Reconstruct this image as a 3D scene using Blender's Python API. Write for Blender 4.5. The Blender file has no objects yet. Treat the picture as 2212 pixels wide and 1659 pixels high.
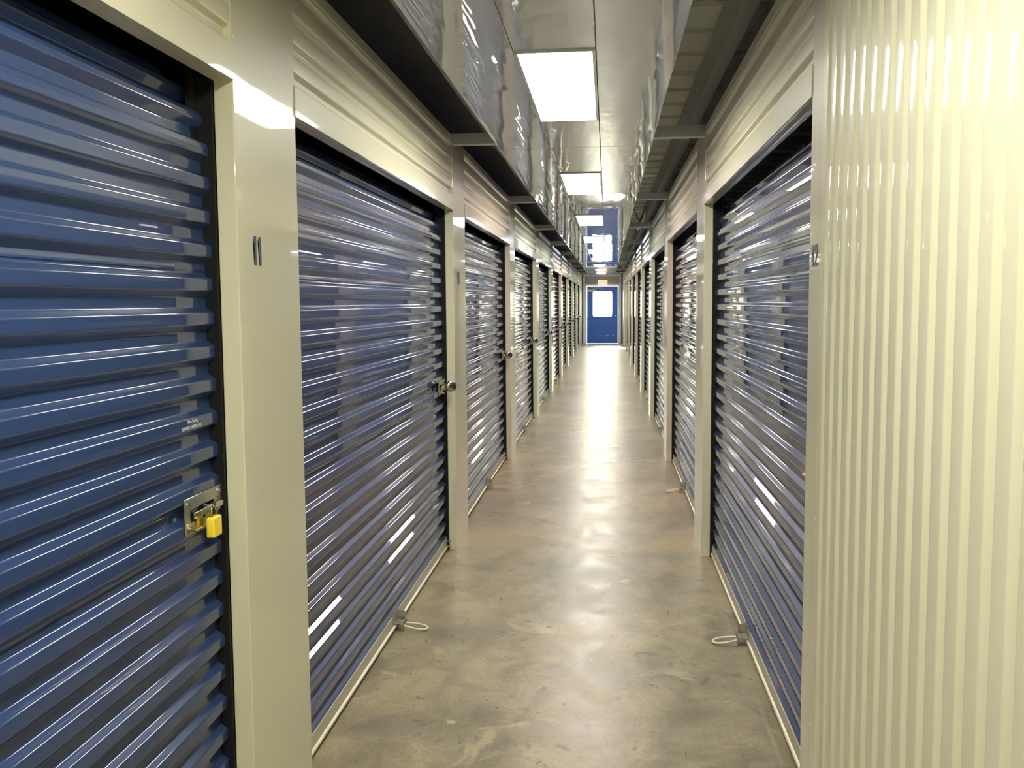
import bpy, bmesh, math, random
from mathutils import Matrix, Vector
random.seed(7)
SC = bpy.context.scene
COL = SC.collection

# ------------------------------------------------------------------ camera
CAM_H = 1.5149
F_PX, YAW, PITCH, ROLL = 2038.77, 0.1009, 0.0860, -0.0078
cam = bpy.data.cameras.new('camera')
cam.sensor_width = 36.0
cam.lens = F_PX * 36.0 / 2212.0
cam.clip_start = 0.02
cam.clip_end = 300
cam_o = bpy.data.objects.new('camera', cam)
COL.objects.link(cam_o)
fw = Vector((-math.sin(YAW) * math.cos(PITCH), math.cos(YAW) * math.cos(PITCH), -math.sin(PITCH)))
rt = Vector((math.cos(YAW), math.sin(YAW), 0))
up = rt.cross(fw)
rt2 = rt * math.cos(ROLL) + up * math.sin(ROLL)
up2 = up * math.cos(ROLL) - rt * math.sin(ROLL)
mw = Matrix((rt2, up2, -fw)).transposed().to_4x4()
mw.translation = Vector((0, 0, CAM_H))
cam_o.matrix_world = mw
SC.camera = cam_o

# ------------------------------------------------------------------ view, sky
SC.view_settings.view_transform = 'Standard'
SC.view_settings.look = 'None'
SC.view_settings.gamma = 1.0
SC.view_settings.use_curve_mapping = False
SC.view_settings.exposure = 0.32
SC.cycles.max_bounces = 10
SC.cycles.diffuse_bounces = 6
SC.cycles.glossy_bounces = 6
SC.cycles.sample_clamp_indirect = 6.0
world = bpy.data.worlds.new('daylight')
SC.world = world
world.use_nodes = True
wn = world.node_tree.nodes
wl = world.node_tree.links
sky = wn.new('ShaderNodeTexSky')
sky.sky_type = 'HOSEK_WILKIE'
SUN_TO = Vector((-0.10, 0.90, 0.40)).normalized()      # direction towards the low sun beyond the exit door
sky.sun_direction = SUN_TO
sky.turbidity = 4.0
wl.new(sky.outputs['Color'], wn['Background'].inputs['Color'])
SKY_STRENGTH = 95.0
wn['Background'].inputs['Strength'].default_value = SKY_STRENGTH
sun = bpy.data.lights.new('sun', 'SUN')
sun.energy = 30.0
sun.angle = 0.01
sun_o = bpy.data.objects.new('sun', sun)
COL.objects.link(sun_o)
sun_o.rotation_euler = SUN_TO.to_track_quat('Z', 'Y').to_euler()
sun_o.location = (0, 45, 12)
LAMP_STRENGTH = 30.0

# ------------------------------------------------------------------ dimensions (metres)
S = 3.3528                     # bay spacing
XL, XR = -0.9212, 0.5574       # faces of the two corridor walls
YLB, YRB = 5.6593, 5.5893      # near edge of the second post, left / right
PW = 0.471                     # post width
HB = 2.0685                    # header underside
HT = 2.155                     # header top
TOP = 2.51                     # wall top
ZC = 2.4474                    # ceiling panel underside
YEND = 34.67
YBACK = -4.4
PITCH_Z = 0.0833               # corrugation pitch of the doors
DL = S - PW                    # door opening

# ------------------------------------------------------------------ materials
def mat(name, col, rough=0.4, metal=0.0, spec=0.5, coat=0.0, coat_rough=0.05):
    m = bpy.data.materials.new(name)
    m.use_nodes = True
    b = m.node_tree.nodes['Principled BSDF']
    b.inputs['Base Color'].default_value = (*col, 1)
    b.inputs['Roughness'].default_value = rough
    b.inputs['Metallic'].default_value = metal
    b.inputs['Specular IOR Level'].default_value = spec
    b.inputs['Coat Weight'].default_value = coat
    b.inputs['Coat Roughness'].default_value = coat_rough
    return m

def nodes(m):
    return m.node_tree.nodes, m.node_tree.links, m.node_tree.nodes['Principled BSDF']

def noise(m, scale, detail=4, stretch=(1, 1, 1), rough=0.55, dist=0.0):
    n, l, b = nodes(m)
    tc = n.new('ShaderNodeNewGeometry')
    mp = n.new('ShaderNodeMapping')
    mp.inputs['Scale'].default_value = stretch
    nz = n.new('ShaderNodeTexNoise')
    nz.inputs['Scale'].default_value = scale
    nz.inputs['Detail'].default_value = detail
    nz.inputs['Roughness'].default_value = rough
    nz.inputs['Distortion'].default_value = dist
    l.new(tc.outputs['Position'], mp.inputs['Vector'])
    l.new(mp.outputs['Vector'], nz.inputs['Vector'])
    return nz

def ramp(m, src, stops):
    n, l, b = nodes(m)
    r = n.new('ShaderNodeValToRGB')
    e = r.color_ramp.elements
    while len(e) < len(stops):
        e.new(0.5)
    for i, (p, c) in enumerate(stops):
        e[i].position = p
        e[i].color = (*c, 1) if isinstance(c, tuple) else (c, c, c, 1)
    l.new(src, r.inputs['Fac'])
    return r

def bump(m, src, strength, dist=0.01):
    n, l, b = nodes(m)
    bp = n.new('ShaderNodeBump')
    bp.inputs['Strength'].default_value = strength
    bp.inputs['Distance'].default_value = dist
    l.new(src, bp.inputs['Height'])
    l.new(bp.outputs['Normal'], b.inputs['Normal'])
    l.new(bp.outputs['Normal'], b.inputs['Coat Normal'])
    return bp

def mixc(m, fac, a, bcol, mode='MIX'):
    n, l, b = nodes(m)
    x = n.new('ShaderNodeMix')
    x.data_type = 'RGBA'
    x.blend_type = mode
    for s, v in ((x.inputs['Factor'], fac), (x.inputs['A'], a), (x.inputs['B'], bcol)):
        if isinstance(v, (float, int)):
            s.default_value = v
        elif isinstance(v, tuple):
            s.default_value = (*v, 1)
        else:
            l.new(v, s)
    return x.outputs['Result']

CREAM = (0.73, 0.695, 0.515)
M = {}
M['cream'] = mat('cream_paint', CREAM, 0.45, spec=0.3, coat=0.8, coat_rough=0.035)
_n = noise(M['cream'], 2.2, 2, (1, 1, 0.35))
bump(M['cream'], _n.outputs['Fac'], 0.030, 0.02)
M['ribbed'] = mat('cream_ribbed_sheet', CREAM, 0.45, spec=0.3, coat=0.6, coat_rough=0.05)
_n = noise(M['ribbed'], 3.0, 2)
bump(M['ribbed'], _n.outputs['Fac'], 0.06, 0.02)
M['blue'] = mat('blue_door_paint', (0.025, 0.050, 0.142), 0.42, spec=0.15, coat=1.0, coat_rough=0.016)
_n = noise(M['blue'], 1.6, 2, (1, 1.0, 1.2))
bump(M['blue'], _n.outputs['Fac'], 0.022, 0.02)
M['white_gloss'] = mat('white_gloss_ceiling', (0.79, 0.81, 0.83), 0.40, spec=0.3, coat=1.0, coat_rough=0.012)
_n = noise(M['white_gloss'], 4.0, 2.0, (2.4, 0.28, 1), 0.40, 0.5)
bump(M['white_gloss'], _n.outputs['Fac'], 0.085, 0.02)
M['white_gloss'].node_tree.nodes['Principled BSDF'].inputs['Coat IOR'].default_value = 2.3
M['trim_white'] = mat('white_trim', (0.86, 0.86, 0.84), 0.3)
M['galv'] = mat('galvanised_steel', (0.46, 0.45, 0.40), 0.36, 0.85)
M['steel'] = mat('polished_steel', (0.55, 0.54, 0.48), 0.16, 1.0)
M['bar'] = mat('bottom_bar_aluminium', (0.58, 0.54, 0.42), 0.42, 0.25)
M['barnose'] = mat('bar_edge_aluminium', (0.66, 0.62, 0.47), 0.38, 0.2)
M['black'] = mat('black_rubber', (0.010, 0.010, 0.011), 0.5)
M['dark'] = mat('dark_guide_steel', (0.010, 0.010, 0.011), 0.6, spec=0.2)
M['navy'] = mat('navy_number_vinyl', (0.012, 0.018, 0.055), 0.4)
M['print'] = mat('white_print', (0.75, 0.77, 0.80), 0.5)
M['yellow'] = mat('yellow_padlock_plastic', (1.0, 0.74, 0.05), 0.35)
M['brass'] = mat('brass_washer', (0.62, 0.50, 0.16), 0.3, 1.0)
M['rope'] = mat('cream_rope', (0.80, 0.77, 0.60), 0.7)
M['beam'] = mat('grey_primed_steel', (0.60, 0.62, 0.61), 0.38)
M['deck'] = mat('white_roof_deck', (0.82, 0.85, 0.82), 0.45)
M['insul'] = mat('black_roof_insulation', (0.27, 0.27, 0.275), 0.75)
_n = noise(M['insul'], 40, 3)
bump(M['insul'], _n.outputs['Fac'], 0.3, 0.01)
M['endwall'] = mat('taupe_wall_sheet', (0.13, 0.12, 0.105), 0.4)
M['transom'] = mat('grey_transom_panel', (0.44, 0.42, 0.39), 0.35)
M['exitblue'] = mat('blue_exit_door_paint', (0.030, 0.135, 0.56), 0.28)
M['void'] = mat('dark_unit_interior', (0.03, 0.03, 0.03), 0.9)
M['ground'] = mat('sunlit_concrete_apron', (0.62, 0.61, 0.58), 0.8)
M['wire'] = mat('black_cable', (0.012, 0.012, 0.012), 0.5)
M['paper'] = mat('off_white_paper', (0.75, 0.72, 0.62), 0.7)
M['dirt'] = mat('scuffed_paint', (0.70, 0.74, 0.80), 0.6)

def emis(name, col, strength):
    m = mat(name, (0.8, 0.8, 0.8), 0.4)
    b = m.node_tree.nodes['Principled BSDF']
    b.inputs['Emission Color'].default_value = (*col, 1)
    b.inputs['Emission Strength'].default_value = strength
    return m

M['lamp_green'] = emis('lamp_lens_warm', (1.0, 0.99, 0.85), LAMP_STRENGTH)
M['lamp_pink'] = emis('lamp_lens_rosy', (1.0, 0.80, 0.75), LAMP_STRENGTH)
M['lamp_cool'] = emis('lamp_lens_cool', (0.96, 1.0, 0.90), LAMP_STRENGTH)
M['exit_face'] = emis('exit_sign_face', (1.0, 0.62, 0.42), 0.75)
M['exit_text'] = emis('exit_sign_letters', (1.0, 0.16, 0.08), 0.8)
M['glass'] = mat('door_glass', (1, 1, 1), 0.02)
_t = M['glass'].node_tree
_tr = _t.nodes.new('ShaderNodeBsdfTransparent')
_tr.inputs['Color'].default_value = (0.93, 0.95, 0.95, 1)
_gl = _t.nodes.new('ShaderNodeBsdfGlossy')
_gl.inputs['Roughness'].default_value = 0.02
_fr = _t.nodes.new('ShaderNodeFresnel')
_fr.inputs['IOR'].default_value = 1.45
_mx = _t.nodes.new('ShaderNodeMixShader')
_t.links.new(_fr.outputs['Fac'], _mx.inputs['Fac'])
_t.links.new(_tr.outputs['BSDF'], _mx.inputs[1])
_t.links.new(_gl.outputs['BSDF'], _mx.inputs[2])
_t.links.new(_mx.outputs['Shader'], _t.nodes['Material Output'].inputs['Surface'])

# floor: worn sealed concrete
m = mat('sealed_concrete', (0.3, 0.28, 0.2), 0.36)
n, l, b = nodes(m)
n1 = noise(m, 1.1, 6, (1, 1, 1), 0.62, 0.5)
n2 = noise(m, 5.5, 5, (1, 0.8, 1), 0.6, 0.8)
n3 = noise(m, 60, 3)
n4 = noise(m, 7.0, 3, (1, 1, 1), 0.5, 1.2)
r1 = ramp(m, n1.outputs['Fac'], [(0.30, (0.198, 0.172, 0.118)), (0.50, (0.298, 0.252, 0.166)), (0.70, (0.395, 0.330, 0.208))])
r2 = ramp(m, n2.outputs['Fac'], [(0.32, 0.70), (0.50, 1.0), (0.66, 1.24)])
c1 = mixc(m, 1.0, r1.outputs['Color'], r2.outputs['Color'], 'MULTIPLY')
r4 = ramp(m, n4.outputs['Fac'], [(0.64, 0.0), (0.72, 0.8)])
c2 = mixc(m, r4.outputs['Color'], c1, (0.13, 0.115, 0.08))
n5 = noise(m, 26.0, 3, (1, 0.6, 1), 0.55, 1.5)
r5 = ramp(m, n5.outputs['Fac'], [(0.66, 0.0), (0.72, 0.75)])
c2 = mixc(m, r5.outputs['Color'], c2, (0.09, 0.08, 0.06))
n6 = noise(m, 3.1, 4, (1, 1, 1), 0.6, 1.0)
r6 = ramp(m, n6.outputs['Fac'], [(0.62, 0.0), (0.68, 0.55)])
c2 = mixc(m, r6.outputs['Color'], c2, (0.50, 0.44, 0.29))
# warmer, paler patches with noisy edges, fading out around the post feet
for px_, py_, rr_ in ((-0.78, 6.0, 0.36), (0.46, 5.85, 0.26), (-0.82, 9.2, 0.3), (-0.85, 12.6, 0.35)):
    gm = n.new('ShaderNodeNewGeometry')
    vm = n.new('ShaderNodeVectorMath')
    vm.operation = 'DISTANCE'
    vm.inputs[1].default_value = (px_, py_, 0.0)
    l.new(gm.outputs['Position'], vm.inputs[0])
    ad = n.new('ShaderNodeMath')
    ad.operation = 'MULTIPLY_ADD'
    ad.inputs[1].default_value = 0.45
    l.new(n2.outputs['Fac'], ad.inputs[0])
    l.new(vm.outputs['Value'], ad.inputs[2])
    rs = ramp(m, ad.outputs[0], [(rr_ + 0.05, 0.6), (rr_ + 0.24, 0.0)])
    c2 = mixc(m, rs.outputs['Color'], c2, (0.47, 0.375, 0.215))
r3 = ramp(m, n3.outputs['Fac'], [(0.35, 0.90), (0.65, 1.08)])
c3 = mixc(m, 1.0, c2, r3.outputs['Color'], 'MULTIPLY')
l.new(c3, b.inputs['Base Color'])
rr = ramp(m, n2.outputs['Fac'], [(0.35, 0.30), (0.65, 0.42)])
l.new(rr.outputs['Color'], b.inputs['Roughness'])
bump(m, n2.outputs['Fac'], 0.10, 0.01)
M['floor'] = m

# ------------------------------------------------------------------ helpers
def tag(o, label=None, cat=None, group=None, kind=None):
    if label: o['label'] = label
    if cat: o['category'] = cat
    if group: o['group'] = group
    if kind: o['kind'] = kind
    return o

def empty(name, loc=(0, 0, 0)):
    o = bpy.data.objects.new(name, None)
    o.empty_display_size = 0.1
    o.location = loc
    COL.objects.link(o)
    return o

def link(name, me, parent=None, loc=(0, 0, 0)):
    o = bpy.data.objects.new(name, me)
    o.location = loc
    o.parent = parent
    COL.objects.link(o)
    return o

def mesh(name, bm, m, smooth=None):
    bmesh.ops.recalc_face_normals(bm, faces=bm.faces[:])
    me = bpy.data.meshes.new(name)
    bm.to_mesh(me)
    bm.free()
    me.materials.append(M[m] if isinstance(m, str) else m)
    if smooth is not None:
        for p in me.polygons:
            p.use_smooth = True
        me.set_sharp_from_angle(angle=math.radians(smooth))
    return me

def obj(name, bm, m, parent=None, loc=(0, 0, 0), smooth=None):
    return link(name, mesh(name, bm, m, smooth), parent, loc)

def box(bm, x0, x1, y0, y1, z0, z1, bev=0.0, seg=2):
    vs = [bm.verts.new((x, y, z)) for x in (x0, x1) for y in (y0, y1) for z in (z0, z1)]
    fs = []
    for q in ((0, 1, 3, 2), (4, 6, 7, 5), (0, 4, 5, 1), (2, 3, 7, 6), (0, 2, 6, 4), (1, 5, 7, 3)):
        fs.append(bm.faces.new([vs[i] for i in q]))
    if bev > 0:
        es = list({e for f_ in fs for e in f_.edges})
        bmesh.ops.bevel(bm, geom=es, offset=bev, segments=seg, profile=0.6, affect='EDGES')
    return bm

def boxm(*a, **k):
    return box(bmesh.new(), *a, **k)

def prism(bm, poly, ax, a0, a1):
    """closed polygon given as 2D points, extruded along axis ax (0,1,2) from a0 to a1"""
    def p3(u, v, t):
        return {0: (t, u, v), 1: (u, t, v), 2: (u, v, t)}[ax]
    A = [bm.verts.new(p3(u, v, a0)) for u, v in poly]
    B = [bm.verts.new(p3(u, v, a1)) for u, v in poly]
    k = len(poly)
    for i in range(k):
        j = (i + 1) % k
        bm.faces.new((A[i], A[j], B[j], B[i]))
    fa = bm.faces.new(A)
    fb = bm.faces.new(B[::-1])
    if k > 4:
        bmesh.ops.triangulate(bm, faces=[fa, fb])
    return bm

def strip(bm, front, back, ax, a0, a1):
    """sheet with thickness: front and back polylines (same count) extruded along ax, ends closed by quads"""
    def p3(u, v, t):
        return {0: (t, u, v), 1: (u, t, v), 2: (u, v, t)}[ax]
    rows = []
    for t in (a0, a1):
        rows.append(([bm.verts.new(p3(u, v, t)) for u, v in front], [bm.verts.new(p3(u, v, t)) for u, v in back]))
    (f0, b0), (f1, b1) = rows
    k = len(front)
    for i in range(k - 1):
        bm.faces.new((f0[i], f0[i + 1], f1[i + 1], f1[i]))
        bm.faces.new((b0[i], b1[i], b1[i + 1], b0[i + 1]))
        bm.faces.new((f0[i], b0[i], b0[i + 1], f0[i + 1]))
        bm.faces.new((f1[i], f1[i + 1], b1[i + 1], b1[i]))
    bm.faces.new((f0[0], f1[0], b1[0], b0[0]))
    bm.faces.new((f0[-1], b0[-1], b1[-1], f1[-1]))
    return bm

def tube(bm, pts, r, seg=8, closed=False):
    pts = [Vector(p) for p in pts]
    k = len(pts)
    rings = []
    for i, p in enumerate(pts):
        if closed:
            d = pts[(i + 1) % k] - pts[i - 1]
        else:
            d = pts[min(i + 1, k - 1)] - pts[max(i - 1, 0)]
        d.normalize()
        a = Vector((0, 0, 1)) if abs(d.z) < 0.9 else Vector((1, 0, 0))
        u = d.cross(a).normalized()
        v = d.cross(u)
        rings.append([bm.verts.new(p + (u * math.cos(t) + v * math.sin(t)) * r)
                      for t in (2 * math.pi * j / seg for j in range(seg))])
    for i in range(k if closed else k - 1):
        A, B = rings[i], rings[(i + 1) % k]
        for j in range(seg):
            bm.faces.new((A[j], A[(j + 1) % seg], B[(j + 1) % seg], B[j]))
    if not closed:
        bm.faces.new(rings[0][::-1])
        bm.faces.new(rings[-1])
    return bm

def lathe(bm, prof, axis='x', seg=20, o=(0, 0, 0)):
    """prof: list of (radius, offset along axis)"""
    rings = []
    for r, t in prof:
        ring = []
        for j in range(seg):
            a = 2 * math.pi * j / seg
            c, s_ = r * math.cos(a), r * math.sin(a)
            p = {'x': (t, c, s_), 'y': (c, t, s_), 'z': (c, s_, t)}[axis]
            ring.append(bm.verts.new((p[0] + o[0], p[1] + o[1], p[2] + o[2])))
        rings.append(ring)
    for A, B in zip(rings, rings[1:]):
        for j in range(seg):
            bm.faces.new((A[j], A[(j + 1) % seg], B[(j + 1) % seg], B[j]))
    bm.faces.new(rings[0][::-1])
    bm.faces.new(rings[-1])
    return bm

def round_poly(pts, r, seg=3, sup=0.0007):
    """round the inner corners of an open polyline; support points keep the flats flat under smooth shading"""
    out = [Vector(pts[0])]
    for a, b_, c in zip(pts, pts[1:], pts[2:]):
        a, b_, c = Vector(a), Vector(b_), Vector(c)
        u = (a - b_).normalized()
        v = (c - b_).normalized()
        p, q = b_ + u * r, b_ + v * r
        out.append(b_ + u * (r + sup))
        for i in range(seg + 1):
            t = i / seg
            out.append((p * (1 - t) ** 2) + (b_ * 2 * t * (1 - t)) + (q * t * t))
        out.append(b_ + v * (r + sup))
    out.append(Vector(pts[-1]))
    return [(p.x, p.y) for p in out]

# ------------------------------------------------------------------ floor and shell
FLOOR_X0, FLOOR_X1 = -4.2, 3.9
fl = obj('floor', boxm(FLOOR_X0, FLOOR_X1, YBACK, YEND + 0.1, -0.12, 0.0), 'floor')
tag(fl, 'long stained beige sealed concrete corridor floor', 'floor', kind='structure')

g = obj('ground_outside', boxm(-30, 30, YEND + 0.13, YEND + 60, -0.12, -0.02), 'ground')
tag(g, 'sunlit pale concrete ground seen through the exit door window', 'ground', kind='structure')

# outer shell far behind the units (keeps the daylight out)
o = obj('wall_outer_left', boxm(FLOOR_X0 - 0.1, FLOOR_X0, YBACK, YEND + 0.1, 0, 3.2), 'void')
tag(o, 'dark outer wall behind the left storage units', 'wall', kind='structure')
o = obj('wall_outer_right', boxm(FLOOR_X1, FLOOR_X1 + 0.1, YBACK, YEND + 0.1, 0, 3.2), 'void')
tag(o, 'dark outer wall behind the right storage units', 'wall', kind='structure')
o = obj('wall_back', boxm(FLOOR_X0, FLOOR_X1, YBACK - 0.1, YBACK, 0, 3.2), 'cream')
tag(o, 'cream end wall of the corridor behind the viewpoint', 'wall', kind='structure')

# ------------------------------------------------------------------ roof
ZR = 2.915
roof = empty('roof', (0, 15, ZR))
tag(roof, 'white standing seam roof deck seen through the gap beside the ceiling', 'roof', kind='structure')
bm = bmesh.new()
prism(bm, [(0.0, 0.0), (0.43, 0.0), (0.435, -0.022), (0.45, -0.022), (0.455, 0.0), (0.455, 0.012), (0.0, 0.012)], 0, -0.25, 3.9 + 0.1)
me_pan = mesh('roof_panel', bm, 'deck')
y = YBACK - 0.05
# prism along x uses (y, z) as the polygon
while y < YEND + 0.05:
    link('roof_panel', me_pan, roof, (0, y - 15, 0))
    y += 0.455
obj('roof_cover', boxm(FLOOR_X0 - 0.1, FLOOR_X1 + 0.1, YBACK - 15, YEND - 14.9, 0.03, 0.12), 'deck', roof)
obj('roof_insulation', boxm(FLOOR_X0 - 0.1, -0.26, YBACK - 15, YEND - 14.9, -0.02, 0.025), 'insul', roof)
pl = bmesh.new()
prism(pl, [(0.545, -0.20), (0.615, -0.20), (0.615, -0.185), (0.56, -0.185), (0.56, -0.03), (0.60, -0.03), (0.60, -0.022), (0.545, -0.022)], 1, YBACK - 15, YEND - 15)
obj('purlin', pl, 'beam', roof)
pl = bmesh.new()
prism(pl, [(-1.75, -0.20), (-1.68, -0.20), (-1.68, -0.185), (-1.735, -0.185), (-1.735, -0.03), (-1.75, -0.03)], 1, YBACK - 15, YEND - 15)
obj('purlin', pl, 'insul', roof)

# ------------------------------------------------------------------ ceiling strip
ceil = empty('ceiling', (0, 0, ZC))
tag(ceil, 'glossy white metal panel ceiling hung along the middle of the corridor', 'ceiling', kind='structure')
CX = [-0.658, -0.3503, -0.0427, 0.265]
SEAM0 = 5.82
L0, L1 = 3.605, 4.935            # first lamp, y range
CE = 32.35
def ceil_panel(x0, x1, y0, y1):
    if y1 - y0 < 0.05: return
    g_ = 0.0012
    obj('ceiling_panel', boxm(x0 + g_, x1 - g_, y0 + 0.003, y1 - 0.003, 0, 0.022, 0.002, 2), 'white_gloss', ceil)
lamps_y = []
k = -3
while True:
    a = SEAM0 + S * k
    bnd = a + S
    if a > CE: break
    a2, b2 = max(a, YBACK), min(bnd, CE)
    if b2 > a2:
        for i in (0, 2):
            ceil_panel(CX[i], CX[i + 1], a2, b2)
        la, lb = L0 + S * (k + 1), L1 + S * (k + 1)
        if la > YBACK + 0.1 and lb < CE - 0.1:
            lamps_y.append((la, lb))
            ceil_panel(CX[1], CX[2], a2, la - 0.015)
            ceil_panel(CX[1], CX[2], lb + 0.015, b2)
            # narrow closing pieces beside the lamp
        else:
            ceil_panel(CX[1], CX[2], a2, b2)
    k += 1
# steel cross beams over every post and channel rails along the strip
for k in range(-2, 9):
    yb = YLB + S * k + 0.02
    if yb < YBACK: continue
    pb = bmesh.new()
    prism(pb, [(yb, 0.012), (yb + 0.07, 0.012), (yb + 0.07, 0.020), (yb + 0.008, 0.020), (yb + 0.008, 0.075), (yb, 0.075)], 0, XL - 0.05, CX[0] + 0.02)
    obj('cross_beam', pb, 'beam', ceil)
    yb = YRB + S * k + 0.02
    pb = bmesh.new()
    prism(pb, [(yb, 0.012), (yb + 0.07, 0.012), (yb + 0.07, 0.020), (yb + 0.008, 0.020), (yb + 0.008, 0.075), (yb, 0.075)], 0, CX[3] - 0.02, XR + 0.05)
    obj('cross_beam', pb, 'beam', ceil)
obj('side_rail', boxm(-0.735, -0.625, YBACK, CE, 0.09, 0.16), mat('dark_rail', (0.16, 0.16, 0.15), 0.5), ceil)
obj('side_rail', boxm(0.19, 0.24, YBACK, CE, 0.03, 0.09), 'beam', ceil)

# ------------------------------------------------------------------ ceiling lights
def ceiling_light(i, la, lb, tint, label):
    t = empty('ceiling_light', ((CX[1] + CX[2]) / 2, (la + lb) / 2, ZC))
    tag(t, label, 'light', 'recessed ceiling lights')
    hw, hl = (CX[2] - CX[1]) / 2 - 0.002, (lb - la) / 2 + 0.013
    iw, il = hw - 0.012, hl - 0.014
    bm = bmesh.new()
    box(bm, -hw, -iw, -hl, hl, -0.007, 0.05)
    box(bm, iw, hw, -hl, hl, -0.007, 0.05)
    box(bm, -iw, iw, -hl, -il, -0.007, 0.05)
    box(bm, -iw, iw, il, hl, -0.007, 0.05)
    obj('frame', bm, 'trim_white', t)
    obj('lens', boxm(-iw, iw, -il, il, 0.018, 0.024), tint, t)
    obj('housing', boxm(-hw, hw, -hl, hl, 0.05, 0.11), 'trim_white', t)
ord_ = ['nearest', 'second', 'third', 'fourth', 'fifth', 'sixth', 'seventh', 'eighth', 'ninth', 'tenth', 'eleventh']
ahead = [p for p in lamps_y if p[0] > 2.5]
for p in lamps_y:
    if p in ahead:
        i = ahead.index(p)
        tint = M['lamp_pink'] if i in (1, 4) else (M['lamp_cool'] if i in (3, 6) else M['lamp_green'])
        lab = '%s bright rectangular ceiling light counting away from the viewer' % ord_[i]
    else:
        tint = M['lamp_green']
        lab = 'bright ceiling light directly overhead, above the top of the picture' if p[0] > 0 else 'bright ceiling light behind the viewpoint'
    ceiling_light(0, p[0], p[1], tint, lab)

# ------------------------------------------------------------------ corridor walls
def rib_profile(a0, a1, pitch, base, depth, out, valley=0.026, slope=0.009, phase=0.0, crown=0.0012):
    """2-D polyline (along, offset) of a ribbed sheet with slightly crowned ribs; out = +1/-1 towards the room"""
    pts = [(a0, base + out * depth)]
    a = a0 + phase
    while a + valley + 2 * slope < a1 - 0.004:
        if a > a0 + 0.002:
            s0, s1 = pts[-1][0], a
            for i in range(1, 4):
                t = i / 4
                pts.append((s0 + (s1 - s0) * t, base + out * (depth + crown * 4 * t * (1 - t) * min(1.0, (s1 - s0) / 0.04))))
            pts += [(a, base + out * depth), (a + slope, base), (a + slope + valley, base), (a + 2 * slope + valley, base + out * depth)]
        a += pitch
    pts.append((a1, base + out * depth))
    return pts

GLY = {
 '1': (0.30, [[(0.10, 0), (0.30, 0), (0.30, 1), (0.14, 1), (0.0, 0.86), (0.0, 0.78), (0.10, 0.80)]]),
 '0': (0.56, [[(0, .08), (.10, 0), (.18, 0), (.18, 1), (.10, 1), (0, .92)], [(.38, 0), (.46, 0), (.56, .08), (.56, .92), (.46, 1), (.38, 1)],
              [(.18, 0), (.38, 0), (.38, .13), (.18, .13)], [(.18, .87), (.38, .87), (.38, 1), (.18, 1)]]),
 '4': (0.58, [[(.32, 0), (.50, 0), (.50, 1), (.32, 1)], [(0, .22), (.32, .22), (.32, .36), (0, .36)], [(.50, .22), (.58, .22), (.58, .36), (.50, .36)],
              [(0, .36), (.17, .36), (.32, .78), (.32, 1.0)]]),
 '2': (0.56, [[(0, 0), (.56, 0), (.56, .15), (0, .15)], [(0, .15), (.21, .15), (.56, .62), (.37, .64)],
              [(.37, .64), (.56, .62), (.56, .90), (.46, 1), (.37, 1)], [(.12, .87), (.37, .87), (.37, 1), (.12, 1)],
              [(0, .68), (.18, .68), (.18, .87), (.12, 1), (0, .90)]]),
}
def number(txt, h, parent, x, y, z, dirn, nx):
    """flat vinyl digits on a wall face; dirn = +1/-1 reading direction along y"""
    bm = bmesh.new()
    u = 0.0
    for ch in txt:
        w, polys = GLY[ch]
        for pg in polys:
            q = [(dirn * (u + a) * h, b_ * h) for a, b_ in pg]
            prism(bm, q, 0, 0.0, nx * 0.0008)
        u += w + 0.16
    return obj('unit_number', bm, 'navy', parent, (x, y, z))

me_post = {}
def post_mesh(nx):
    x0, x1 = (-0.05, 0) if nx > 0 else (0, 0.05)
    return mesh('post', boxm(x0, x1, 0, PW, 0, TOP, 0.003, 2), 'cream')

def screw(parent, x, y, z, nx):
    bm = bmesh.new()
    lathe(bm, [(0.0045, 0), (0.0045, nx * 0.002), (0.002, nx * 0.0035)], 'x', 10)
    return obj('screw', bm, 'trim_white', parent, (x, y, z), 40)

def header_bay(parent, X, nx, y0, y1, hdr_me, rib_me, trim_me):
    link('header', hdr_me, parent, (X, y0, 0))
    link('ribbed_panel', rib_me, parent, (X, y0, 0))
    link('top_trim', trim_me, parent, (X, y0, 0))

def bay_meshes(nx, L):
    s = nx
    hb = bmesh.new()
    # header angle: face, soffit, slightly proud of the posts, lapping them by a few millimetres
    prof = [(s * 0.004, HB), (s * 0.004, HT), (s * 0.001, HT), (-s * 0.035, HT + 0.002), (-s * 0.035, HT - 0.004), (-s * 0.0005, HT - 0.006),
            (-s * 0.0005, HB + 0.004), (-s * 0.05, HB + 0.004), (-s * 0.05, HB)]
    prism(hb, prof, 1, -0.007, L + 0.007)
    hdr = mesh('header', hb, 'cream')
    pr = rib_profile(HT - 0.01, 2.475, 0.0855, -s * 0.020, 0.016, s, 0.020, 0.009, 0.018)
    fr = round_poly([(b_, a) for a, b_ in pr], 0.0025, 2, 0.0005)
    bk = [(u - s * 0.0015, v) for u, v in fr]
    rb = strip(bmesh.new(), fr, bk, 1, 0.0, L)
    rib = mesh('ribbed_panel', rb, 'ribbed', 50)
    tb = bmesh.new()
    prism(tb, [(0, 2.47), (0, TOP), (-s * 0.05, TOP), (-s * 0.05, TOP - 0.004), (-s * 0.004, TOP - 0.004), (-s * 0.004, 2.474), (-s * 0.03, 2.474), (-s * 0.03, 2.47)], 1, 0.0, L)
    trim = mesh('top_trim', tb, 'cream')
    return hdr, rib, trim

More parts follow.
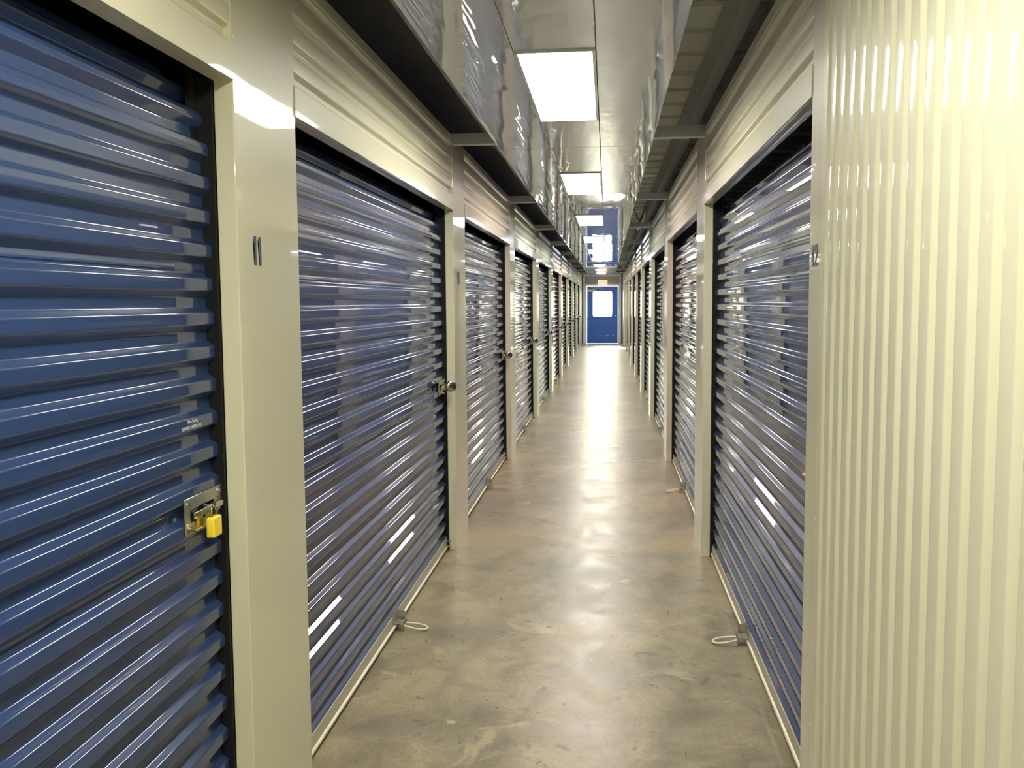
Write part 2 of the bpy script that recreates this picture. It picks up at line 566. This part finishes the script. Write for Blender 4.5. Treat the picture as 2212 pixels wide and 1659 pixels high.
# left wall
wallL = empty('wall_left', (XL, 15, 0))
tag(wallL, 'cream left corridor wall of posts, headers and ribbed panels', 'wall', kind='structure')
wallR = empty('wall_right', (XR, 15, 0))
tag(wallR, 'cream right corridor wall of posts, headers and ribbed panels', 'wall', kind='structure')
pmL, pmR = post_mesh(1), post_mesh(-1)
bmL, bmR = bay_meshes(1, DL), bay_meshes(-1, DL)
for k in range(-2, 9):                       # left posts; k=-1 carries number 11
    yp = YLB + S * k
    po = link('post', pmL, wallL, (0, yp - 15, 0))
    if k == -1:
        number('11', 0.076, po, 0.0003, 0.100, 1.618, 1, 1)
        screw(po, 0.0, 0.012, HT + 0.02, 1)
    if k == 0:
        number('10', 0.078, po, 0.0003, 0.146, 1.630, 1, 1)
    if k < 8:
        header_bay(wallL, 0, 1, yp + PW - 15, yp + S - 15, *bmL)
for k in range(-1, 9):
    yp = YRB + S * k
    po = link('post', pmR, wallR, (0, yp - 15, 0))
    if k == -1:
        number('42', 0.058, po, -0.0003, 0.440, 1.606, -1, -1)
        for z in (0.36, 0.93, 2.02):
            screw(po, 0.0, 0.325, z, -1)
    if k < 8:
        header_bay(wallR, 0, -1, yp + PW - 15, yp + S - 15, *bmR)
# plain last bay before the exit door
yj = YLB + 8 * S + PW
obj('plain_panel', boxm(-0.03, -0.002, yj - 15, YEND - 15, 0, TOP, 0.002), 'trim_white', wallL)
yj = YRB + 8 * S + PW
obj('plain_panel', boxm(0.002, 0.03, yj - 15, YEND - 15, 0, TOP, 0.002), 'trim_white', wallR)
# vertical ribbed sheet on the right beside the camera, lapped over post 42
RY1 = 2.505
def ribbed_vertical(parent, xbase, out, y0, y1, ph):
    pr = rib_profile(0.0, y1 - y0, 0.0875, xbase, 0.012, out, 0.016, 0.010, ph)
    fr = round_poly(pr, 0.0025, 2, 0.0005)
    fr = [(b_, a) for a, b_ in fr]
    bk = [(u - out * 0.001, v) for u, v in fr]
    bm = strip(bmesh.new(), fr, bk, 2, 0.0, 2.47)
    return obj('ribbed_panel', bm, 'ribbed', parent, (0, y0 - 15, 0), smooth=50)
# bands of the photograph sit at y = 2.443 - 0.0875 n
rw = ribbed_vertical(wallR, -0.002, -1, YBACK, RY1, (2.443 - YBACK - 0.018) % 0.0875)
tb = bmesh.new()
box(tb, -0.016, 0.03, YBACK - 15, YRB - S - 15 + 0.3, 2.47, TOP)
obj('top_trim', tb, 'cream', wallR)
# left wall behind the camera
rw = ribbed_vertical(wallL, -0.02, 1, YBACK, YLB - 2 * S, 0.03)

# ------------------------------------------------------------------ end wall and exit door
DX0, DX1 = -0.743, 0.393
FX0, FX1 = -0.872, 0.498
wallE = empty('wall_end', (0, YEND, 0))
tag(wallE, 'taupe end wall around the blue exit door', 'wall', kind='structure')
bm = bmesh.new()
box(bm, FLOOR_X0, FX0, 0, 0.1, 0, 3.2)
box(bm, FX1, FLOOR_X1, 0, 0.1, 0, 3.2)
box(bm, FX0, FX1, 0, 0.1, 2.51, 3.2)
obj('wall_sheet', bm, 'endwall', wallE)
bm = bmesh.new()
box(bm, FX0, FX0 + 0.062, -0.03, 0.1, 0, 2.51, 0.004)
box(bm, FX1 - 0.05, FX1, -0.03, 0.1, 0, 2.51, 0.004)
box(bm, FX0 + 0.062, FX1 - 0.05, -0.03, 0.1, 2.44, 2.51, 0.004)
box(bm, FX0 + 0.062, FX1 - 0.05, -0.03, 0.1, 2.090, 2.166, 0.004)
box(bm, FX0 + 0.062, DX0, -0.03, 0.1, 0, 2.090, 0.004)
box(bm, DX1, FX1 - 0.05, -0.03, 0.1, 0, 2.090, 0.004)
obj('door_frame', bm, 'trim_white', wallE)
obj('transom_panel', boxm(FX0 + 0.062, FX1 - 0.05, 0.01, 0.05, 2.166, 2.44), 'transom', wallE)

door = empty('door_1', ((DX0 + DX1) / 2, YEND, 0))
tag(door, 'blue steel exit door with a bright window at the far end', 'door', kind='structure')
cx = (DX0 + DX1) / 2
WX0, WX1, WZ0, WZ1 = -0.516 - cx, 0.165 - cx, 0.977, 1.899
def rounded_rect(x0, x1, z0, z1, r, seg=5):
    out = []
    for (cx_, cz_, a0) in ((x1 - r, z1 - r, 0), (x0 + r, z1 - r, 90), (x0 + r, z0 + r, 180), (x1 - r, z0 + r, 270)):
        for i in range(seg + 1):
            a = math.radians(a0 + 90 * i / seg)
            out.append((cx_ + r * math.cos(a), cz_ + r * math.sin(a)))
    return out
# leaf with a rounded window opening
bm = bmesh.new()
hole = rounded_rect(WX0, WX1, WZ0, WZ1, 0.06)
hx0, hx1, z0, z1 = DX0 - cx + 0.003, DX1 - cx - 0.003, 0.006, 2.086
mx, mz = (WX0 + WX1) / 2, (WZ0 + WZ1) / 2
rect = [(hx0, z0), (hx1, z0), (hx1, z1), (hx0, z1)]
rings_ = []
for yy in (0.0, 0.045):
    loops = []
    es_ = []
    for loop in (rect, hole):
        vs_ = [bm.verts.new((u, yy, v)) for u, v in loop]
        es_ += [bm.edges.new((vs_[q], vs_[(q + 1) % len(vs_)])) for q in range(len(vs_))]
        loops.append(vs_)
    bmesh.ops.triangle_fill(bm, use_beauty=True, use_dissolve=False, edges=es_)
    rings_.append(loops)
for li in (0, 1):
    A_, B_ = rings_[0][li], rings_[1][li]
    for q in range(len(A_)):
        r_ = (q + 1) % len(A_)
        bm.faces.new((A_[q], A_[r_], B_[r_], B_[q]))
leaf = obj('door_leaf', bm, 'exitblue', door)
bm = bmesh.new()
prism(bm, rounded_rect(WX0 - 0.004, WX1 + 0.004, WZ0 - 0.004, WZ1 + 0.004, 0.06), 1, 0.018, 0.026)
wp = obj('window_pane', bm, 'glass', door)
bm = bmesh.new()
ring = rounded_rect(WX0 - 0.012, WX1 + 0.012, WZ0 - 0.012, WZ1 + 0.012, 0.07)
tube(bm, [(u, -0.002, v) for u, v in ring], 0.012, 6, True)
obj('window_gasket', bm, 'exitblue', door, smooth=60)
obj('closer_body', boxm(-0.701 - cx, -0.395 - cx, -0.05, 0.0, 1.885, 1.965, 0.008), 'galv', door)
bm = bmesh.new()
tube(bm, [(-0.55 - cx, -0.03, 1.965), (-0.55 - cx, -0.03, 2.03), (-0.60 - cx, -0.04, 2.03), (-0.15 - cx, -0.05, 2.01)], 0.012, 8)
obj('closer_arm', bm, 'galv', door)
bm = bmesh.new()
lathe(bm, [(0.034, 0), (0.034, -0.008), (0.014, -0.012), (0.014, -0.04), (0.026, -0.045), (0.030, -0.058), (0.024, -0.070), (0.008, -0.074)], 'y', 20, (0.285 - cx, 0, 1.01))
obj('door_knob', bm, 'steel', door, smooth=50)
rnd = random.Random(3)
bm = bmesh.new()
for i in range(34):
    u = rnd.uniform(-0.52, 0.50)
    v = 0.29 + rnd.gauss(0, 0.006) if i < 24 else rnd.uniform(0.2, 0.28)
    w_, h_ = rnd.uniform(0.006, 0.045) if i < 24 else rnd.uniform(0.006, 0.016), rnd.uniform(0.004, 0.012)
    prism(bm, [(u, v), (u + w_, v + rnd.uniform(-.004, .004)), (u + w_ * 0.8, v + h_), (u + w_ * 0.2, v + h_ * 0.8)], 1, -0.0008, 0.0)
sc_ = obj('paint_scuffs', bm, 'dirt', door)
tag(sc_, 'row of white chips and scuffs in the blue paint')
# portal guiding the sky light through the window
pt = bpy.data.lights.new('window_portal', 'AREA')
pt.shape = 'RECTANGLE'
pt.size, pt.size_y = WX1 - WX0, WZ1 - WZ0
pt.cycles.is_portal = True
pto = bpy.data.objects.new('window_portal', pt)
COL.objects.link(pto)
pto.location = ((WX0 + WX1) / 2 + cx, YEND + 0.06, mz)
pto.rotation_euler = (math.radians(-90), 0, 0)

# text helper: the built-in font turned into a mesh
def text_mesh(name, body, size, m, extrude=0.0005, align='CENTER'):
    cu = bpy.data.curves.new(name, 'FONT')
    cu.body = body
    cu.size = size
    cu.extrude = extrude
    cu.align_x = align
    cu.resolution_u = 2
    t = bpy.data.objects.new(name, cu)
    COL.objects.link(t)
    dg = bpy.context.evaluated_depsgraph_get()
    me = bpy.data.meshes.new_from_object(t.evaluated_get(dg))
    bpy.data.objects.remove(t)
    bpy.data.curves.remove(cu)
    me.materials.clear()
    me.materials.append(M[m])
    return me

ex = empty('exit_sign', (-0.1635, YEND, 2.12))
tag(ex, 'peach illuminated EXIT sign above the blue end door', 'sign')
obj('sign_box', boxm(-0.167, 0.167, -0.095, -0.032, 0.0, 0.19, 0.008), 'exit_face', ex)
tx = link('sign_letters', text_mesh('sign_letters', 'EXIT', 0.135, 'exit_text'), ex, (0, -0.0965, 0.05))
tx.rotation_euler = (math.radians(90), 0, 0)

# ------------------------------------------------------------------ roll-up doors
NS = 22                             # flat corrugations, then four more bend back onto the drum
BEND = 4
ROLL_R = 0.23
Z_REF = 1.579                       # upper edge of a proud face in the photograph
def slat_geometry(nx):
    """cross-section of one corrugation (e = towards the corridor, z), from z=0 up to one pitch"""
    p = PITCH_Z
    d = 0.0195
    # from the bottom: proud face, up-facing slope, recessed face, down-facing slope
    fr = [(0, 0), (0, 0.0145), (-d, 0.0263), (-d, 0.0525), (0, p - 0.0140), (0, p)]
    fr = round_poly(fr, 0.0030, 3)
    return [(nx * e, z) for e, z in fr]
# top of a proud face (local 0.0145) must fall on Z_REF - n*pitch
Z_BASE = (Z_REF - 0.0145) - PITCH_Z * math.floor((Z_REF - 0.0145 - 0.05) / PITCH_Z)
def slat_mesh(nx, L, lap=False):
    fr = slat_geometry(nx)
    bk = [(u - nx * 0.001, v) for u, v in fr]
    bm = strip(bmesh.new(), fr, bk, 1, 0.012, L - 0.012)
    if lap:                          # edge of the next sheet lapped over the recessed face
        d = 0.0195
        prism(bm, [(-nx * d, 0.034), (-nx * (d - 0.0022), 0.0345), (-nx * (d - 0.0022), 0.0375), (-nx * d, 0.050)], 1, 0.012, L - 0.012)
    return mesh('slat', bm, 'blue', 50)
def bent(j, nx):
    """offset and tilt of the j-th corrugation on its way around the drum"""
    a = j * PITCH_Z / ROLL_R
    zt = Z_BASE + PITCH_Z * NS
    return (-nx * ROLL_R * (1 - math.cos(a)), zt + ROLL_R * math.sin(a), -nx * (a + 0.5 * PITCH_Z / ROLL_R))
DOORM = {}
for nx in (1, -1):
    sm, sl = slat_mesh(nx, DL), slat_mesh(nx, DL, True)
    # joined curtain for far doors
    bm = bmesh.new()
    fr = slat_geometry(nx)
    full = []
    for i in range(NS):
        full += [(u, v + Z_BASE + PITCH_Z * i) for u, v in fr[(0 if i == 0 else 1):]]
    for j_ in range(BEND):
        ox, oz, th = bent(j_, nx)
        full += [(ox + u * math.cos(th) + v * math.sin(th), oz - u * math.sin(th) + v * math.cos(th)) for u, v in fr[1:]]
    strip(bm, full, [(u - nx * 0.001, v) for u, v in full], 1, 0.012, DL - 0.012)
    cur = mesh('curtain', bm, 'blue', 50)
    # bottom bar
    bb = bmesh.new()
    e = nx
    prism(bb, [(e * 0.0045, 0.026), (e * 0.0045, Z_BASE + 0.010), (-e * 0.004, Z_BASE + 0.010), (-e * 0.004, 0.022)], 1, 0.004, DL - 0.004)
    bar = mesh('bottom_bar', bb, 'bar')
    nb = bmesh.new()
    nose = [(e * 0.0045, 0.029), (e * 0.011, 0.027), (e * 0.014, 0.024), (e * 0.014, 0.020), (e * 0.011, 0.016), (-e * 0.004, 0.016)]
    prism(nb, nose, 1, 0.004, DL - 0.004)
    nosem = mesh('bar_lip', nb, 'barnose', 60)
    sb = bmesh.new()
    prism(sb, [(e * 0.008, 0.016), (e * 0.006, 0.0), (-e * 0.012, 0.0), (-e * 0.012, 0.016)], 1, 0.004, DL - 0.004)
    seal = mesh('rubber_seal', sb, 'black')
    gb = bmesh.new()
    # guide: dark channel from the back of the jamb around the curtain edge
    g0, g1 = (-0.035, 0.0135)
    box(gb, min(nx * g0, nx * g1), max(nx * g0, nx * g1), 0.0, 0.0115, 0.0, HB + 0.10)
    box(gb, min(nx * g0, nx * -0.024), max(nx * g0, nx * -0.024), 0.0115, 0.05, 0.0, HB + 0.10)
    gn = mesh('guide', gb, 'dark')
    gb = bmesh.new()
    box(gb, min(nx * g0, nx * g1), max(nx * g0, nx * g1), -0.0115, 0.0, 0.0, HB + 0.10)
    box(gb, min(nx * g0, nx * -0.024), max(nx * g0, nx * -0.024), -0.05, -0.0115, 0.0, HB + 0.10)
    gf = mesh('guide', gb, 'dark')
    # pull-handle bracket: bent tabs around the lip
    hb = bmesh.new()
    box(hb, min(0, e * 0.003), max(0, e * 0.003), -0.045, 0.045, 0.030, 0.075, 0.001, 1)
    box(hb, min(0, e * 0.040), max(0, e * 0.040), -0.022, 0.022, 0.031, 0.034)
    box(hb, min(e * 0.037, e * 0.040), max(e * 0.037, e * 0.040), -0.022, 0.022, 0.004, 0.034)
    box(hb, min(e * 0.003, e * 0.030), max(e * 0.003, e * 0.030), 0.035, 0.038, 0.030, 0.066)
    hm = mesh('handle_bracket', hb, 'galv')
    # rope loop
    rb = bmesh.new()
    pts = []
    for i in range(28):
        a = 2 * math.pi * i / 28
        pts.append((e * (0.074 - 0.052 * math.cos(a)), 0.026 * math.sin(a) * (1.0 - 0.25 * math.cos(a)), 0.010 + 0.016 * (0.5 + 0.5 * math.cos(a))))
    tube(rb, pts, 0.0042, 8, True)
    rope = mesh('rope_loop', rb, 'rope', 80)
    # end tab at the latch side
    tb = bmesh.new()
    box(tb, min(0, e * 0.003), max(0, e * 0.003), -0.035, 0.035, 0.02, 0.085, 0.001, 1)
    box(tb, min(0, e * 0.030), max(0, e * 0.030), -0.018, 0.018, 0.062, 0.065)
    box(tb, min(e * 0.027, e * 0.030), max(e * 0.027, e * 0.030), -0.018, 0.018, 0.012, 0.065)
    tab = mesh('end_tab', tb, 'galv')
    # slide latch: plate with raised channels, bolt, keeper
    lp = bmesh.new()
    box(lp, min(0.001 * e, e * 0.004), max(0.001 * e, e * 0.004), -0.105, 0.105, 0.058, 0.088, 0.0012, 1)
    box(lp, min(0.001 * e, e * 0.004), max(0.001 * e, e * 0.004), -0.105, 0.02, 0.0, 0.028, 0.0012, 1)
    box(lp, min(0.001 * e, e * 0.004), max(0.001 * e, e * 0.004), -0.105, -0.080, 0.028, 0.058)
    box(lp, min(0.001 * e, e * 0.004), max(0.001 * e, e * 0.004), 0.060, 0.105, 0.024, 0.058)
    plate = mesh('latch_plate', lp, 'galv')
    lb2 = bmesh.new()
    box(lb2, min(e * 0.005, e * 0.011), max(e * 0.005, e * 0.011), -0.07, 0.130, 0.034, 0.050, 0.0015, 1)
    box(lb2, min(e * 0.005, e * 0.026), max(e * 0.005, e * 0.026), -0.012, -0.006, 0.026, 0.058, 0.001, 1)
    box(lb2, min(e * 0.005, e * 0.022), max(e * 0.005, e * 0.022), 0.030, 0.034, 0.022, 0.056, 0.001, 1)
    bolt = mesh('latch_bolt', lb2, 'steel')
    kb = bmesh.new()
    box(kb, min(e * 0.005, e * 0.030), max(e * 0.005, e * 0.030), -0.100, -0.060, 0.012, 0.018, 0.001, 1)
    lathe(kb, [(0.020, e * 0.004), (0.020, e * 0.008), (0.008, e * 0.009)], 'x', 18, (0, -0.035, 0.02))
    knob = mesh('latch_knob', kb, 'brass', 40)
    rv = bmesh.new()
    lathe(rv, [(0.007, e * 0.004), (0.007, e * 0.006), (0.003, e * 0.0085)], 'x', 12)
    rivet = mesh('rivet', rv, 'steel', 40)
    DOORM[nx] = dict(slat=sm, lap=sl, curtain=cur, bar=bar, nose=nosem, seal=seal, gn=gn, gf=gf, handle=hm, rope=rope, tab=tab, plate=plate, bolt=bolt, knob=knob, rivet=rivet)

LATCH_Z = 0.972
LATCH_OFF = 0.108                 # latch centre to the opening edge
def make_door(nx, X, y0, label, group, detailed, rope):
    d = DOORM[nx]
    xc = X - nx * 0.065
    t = empty('roller_shutter', (xc, y0, 0))
    tag(t, label, 'roller shutter', group)
    if detailed:
        for i in range(NS):
            z = Z_BASE + PITCH_Z * i
            lap = i in (6, 18)
            link('slat', d['lap'] if lap else d['slat'], t, (0, 0, z))
        for j in range(BEND):
            ox, oz, th = bent(j, nx)
            sl_ = link('slat', d['slat'], t, (ox, 0, oz))
            sl_.rotation_euler = (0, th, 0)
    else:
        link('curtain', d['curtain'], t)
    bar = link('bottom_bar', d['bar'], t)
    link('bar_lip', d['nose'], bar)
    link('rubber_seal', d['seal'], bar)
    link('guide', d['gn'], t)
    link('guide', d['gf'], t, (0, DL, 0))
    h = link('pull_handle', d['handle'], t, (nx * 0.0035, DL / 2, -0.004))
    h.scale = (1.2, 1.25, 1.2)
    if rope:
        link('rope_loop', d['rope'], h)
    ly = DL - LATCH_OFF - 0.006 if nx > 0 else LATCH_OFF + 0.006
    link('end_tab', d['tab'], t, (nx * 0.001, DL - 0.05 if nx > 0 else 0.05, 0))
    lt = link('latch', d['plate'], t, (0, ly, LATCH_Z))
    if nx < 0:
        lt.scale = (1, -1, 1)
    link('latch_bolt', d['bolt'], lt)
    link('latch_knob', d['knob'], lt)
    for (u, v) in ((-0.090, 0.074), (0.085, 0.074), (-0.085, 0.013)):
        link('rivet', d['rivet'], lt, (0, u, v))
    return t

NUMW = ['second', 'third', 'fourth', 'fifth', 'sixth', 'seventh', 'eighth', 'ninth', 'tenth']
gl, gr = 'blue roll-up doors along the left wall', 'blue roll-up doors along the right wall'
first = None
for k in range(-2, 8):
    y0 = YLB + S * k + PW
    if k == -2:
        lab = 'nearest blue roll-up door on the left, closed with a yellow padlock'
    elif k == -1:
        lab = 'blue roll-up door between the left posts numbered 11 and 10'
    else:
        lab = '%s blue roll-up door from the viewer along the left wall' % NUMW[k + 1]
    t = make_door(1, XL, y0, lab, gl, y0 < 14, k in (-1,))
    if k == -2: first = t
for k in range(-1, 8):
    y0 = YRB + S * k + PW
    if k == -1:
        lab = 'nearest blue roll-up door on the right, beside the post numbered 42'
    else:
        lab = '%s blue roll-up door from the viewer along the right wall' % NUMW[k]
    make_door(-1, XR, y0, lab, gr, y0 < 14, k in (-1, 0))

# printed notice on the nearest left door
l1 = text_mesh('notice', 'When Vacating,', 0.0125, 'print', 0.0002)
l2 = text_mesh('notice', 'CLEAN OUT & REMOVE LOCK', 0.0112, 'print', 0.0002)
for me_, z, yy in ((l1, 1.2355, 2.152), (l2, 1.2215, 2.146)):
    nt = link('printed_notice', me_, first, (0.0006, yy - (YLB - 2 * S + PW), z))
    nt.rotation_euler = (math.radians(90), 0, math.radians(90))
    nt.scale = (0.72, 1, 1)

# ------------------------------------------------------------------ locks
def padlock(loc):
    t = empty('padlock', loc)
    tag(t, 'yellow padlock hanging from the latch of the nearest left door', 'padlock')
    bm = boxm(-0.011, 0.011, -0.0235, 0.0235, -0.050, 0.0, 0.005, 3)
    obj('lock_body', bm, 'yellow', t, smooth=50)
    pts = [(0, -0.013, -0.004)] + [(0, -0.013 * math.cos(a), 0.012 + 0.013 * math.sin(a)) for a in [math.pi * i / 10 for i in range(11)]] + [(0, 0.013, -0.004)]
    obj('shackle', tube(bmesh.new(), pts, 0.0032, 8), 'steel', t, smooth=80)
padlock((XL - 0.065 + 0.028, 2.190, 1.000))
def disc_lock(loc, label):
    t = empty('disc_lock', loc)
    t.rotation_euler = (0, 0, math.radians(-68))      # hangs edge-on to the door, face towards the near end
    tag(t, label, 'padlock', 'round disc locks on the left doors')
    bm = bmesh.new()
    lathe(bm, [(0.012, -0.012), (0.027, -0.011), (0.033, -0.007), (0.034, 0.0), (0.033, 0.007), (0.027, 0.011), (0.012, 0.012)], 'x', 24)
    obj('lock_body', bm, 'steel', t, smooth=50)
    bm = bmesh.new()
    lathe(bm, [(0.008, 0.012), (0.008, 0.0135), (0.003, 0.0135)], 'x', 12, (0, 0, -0.012))
    obj('keyway', bm, 'brass', t, smooth=50)
    obj('shackle', tube(bmesh.new(), [(-0.002, -0.026, 0.012), (-0.002, -0.036, 0.006), (-0.002, -0.036, -0.006), (-0.002, -0.026, -0.014)], 0.004, 8), 'steel', t, smooth=80)
for k in range(-1, 8):
    ye = YLB + S * (k + 1)
    lab = 'round steel disc lock on the %s roll-up door along the left wall' % NUMW[k + 1]
    disc_lock((XL - 0.065 + 0.057, ye - 0.10, LATCH_Z + 0.047), lab)

# ------------------------------------------------------------------ small things
cb = bmesh.new()
pts = []
for i in range(16):
    t_ = i / 15
    pts.append((0.33 + 0.20 * t_, 12.9 + 0.25 * t_, 2.80 - 0.17 * math.sin(math.pi * t_) + 0.02 * math.sin(9 * t_)))
tube(cb, pts, 0.006, 6)
c = obj('hanging_cable', cb, 'wire', smooth=80)
tag(c, 'loop of black cable hanging from the roof above the right ceiling gap', 'cable')
cb = bmesh.new()
tube(cb, [(0.50, 12.75, 2.70), (0.50, 13.1, 2.66), (0.47, 13.6, 2.60), (0.44, 14.0, 2.57)], 0.018, 10)
c = obj('conduit', cb, 'trim_white', smooth=80)
tag(c, 'short white conduit beside the hanging cable above the right wall', 'conduit')
jb = obj('junction_box', boxm(0.40, 0.53, 28.4, 28.5, 2.62, 2.72, 0.006), 'trim_white')
tag(jb, 'small white junction box under the roof near the far door, right side', 'junction box')
ps = bmesh.new()
prism(ps, [(-0.022, -0.010), (0.018, -0.016), (0.024, 0.004), (-0.010, 0.012)], 2, 0.0, 0.0015)
c = obj('paper_scrap', ps, 'paper', None, (0.28, 9.0, 0.0))
tag(c, 'tiny pale paper scrap lying on the concrete floor', 'paper scrap')
ps = bmesh.new()
prism(ps, [(-0.015, -0.012), (0.006, -0.016), (0.018, 0.0), (0.004, 0.014), (-0.016, 0.008)], 2, 0.0, 0.001)
c = obj('paint_flake', ps, mat('dull_paint_chip', (0.50, 0.46, 0.35), 0.6), None, (-0.561, 3.267, 0.0))
tag(c, 'pale flake of paint on the floor near the left door numbered 10', 'paint flake')
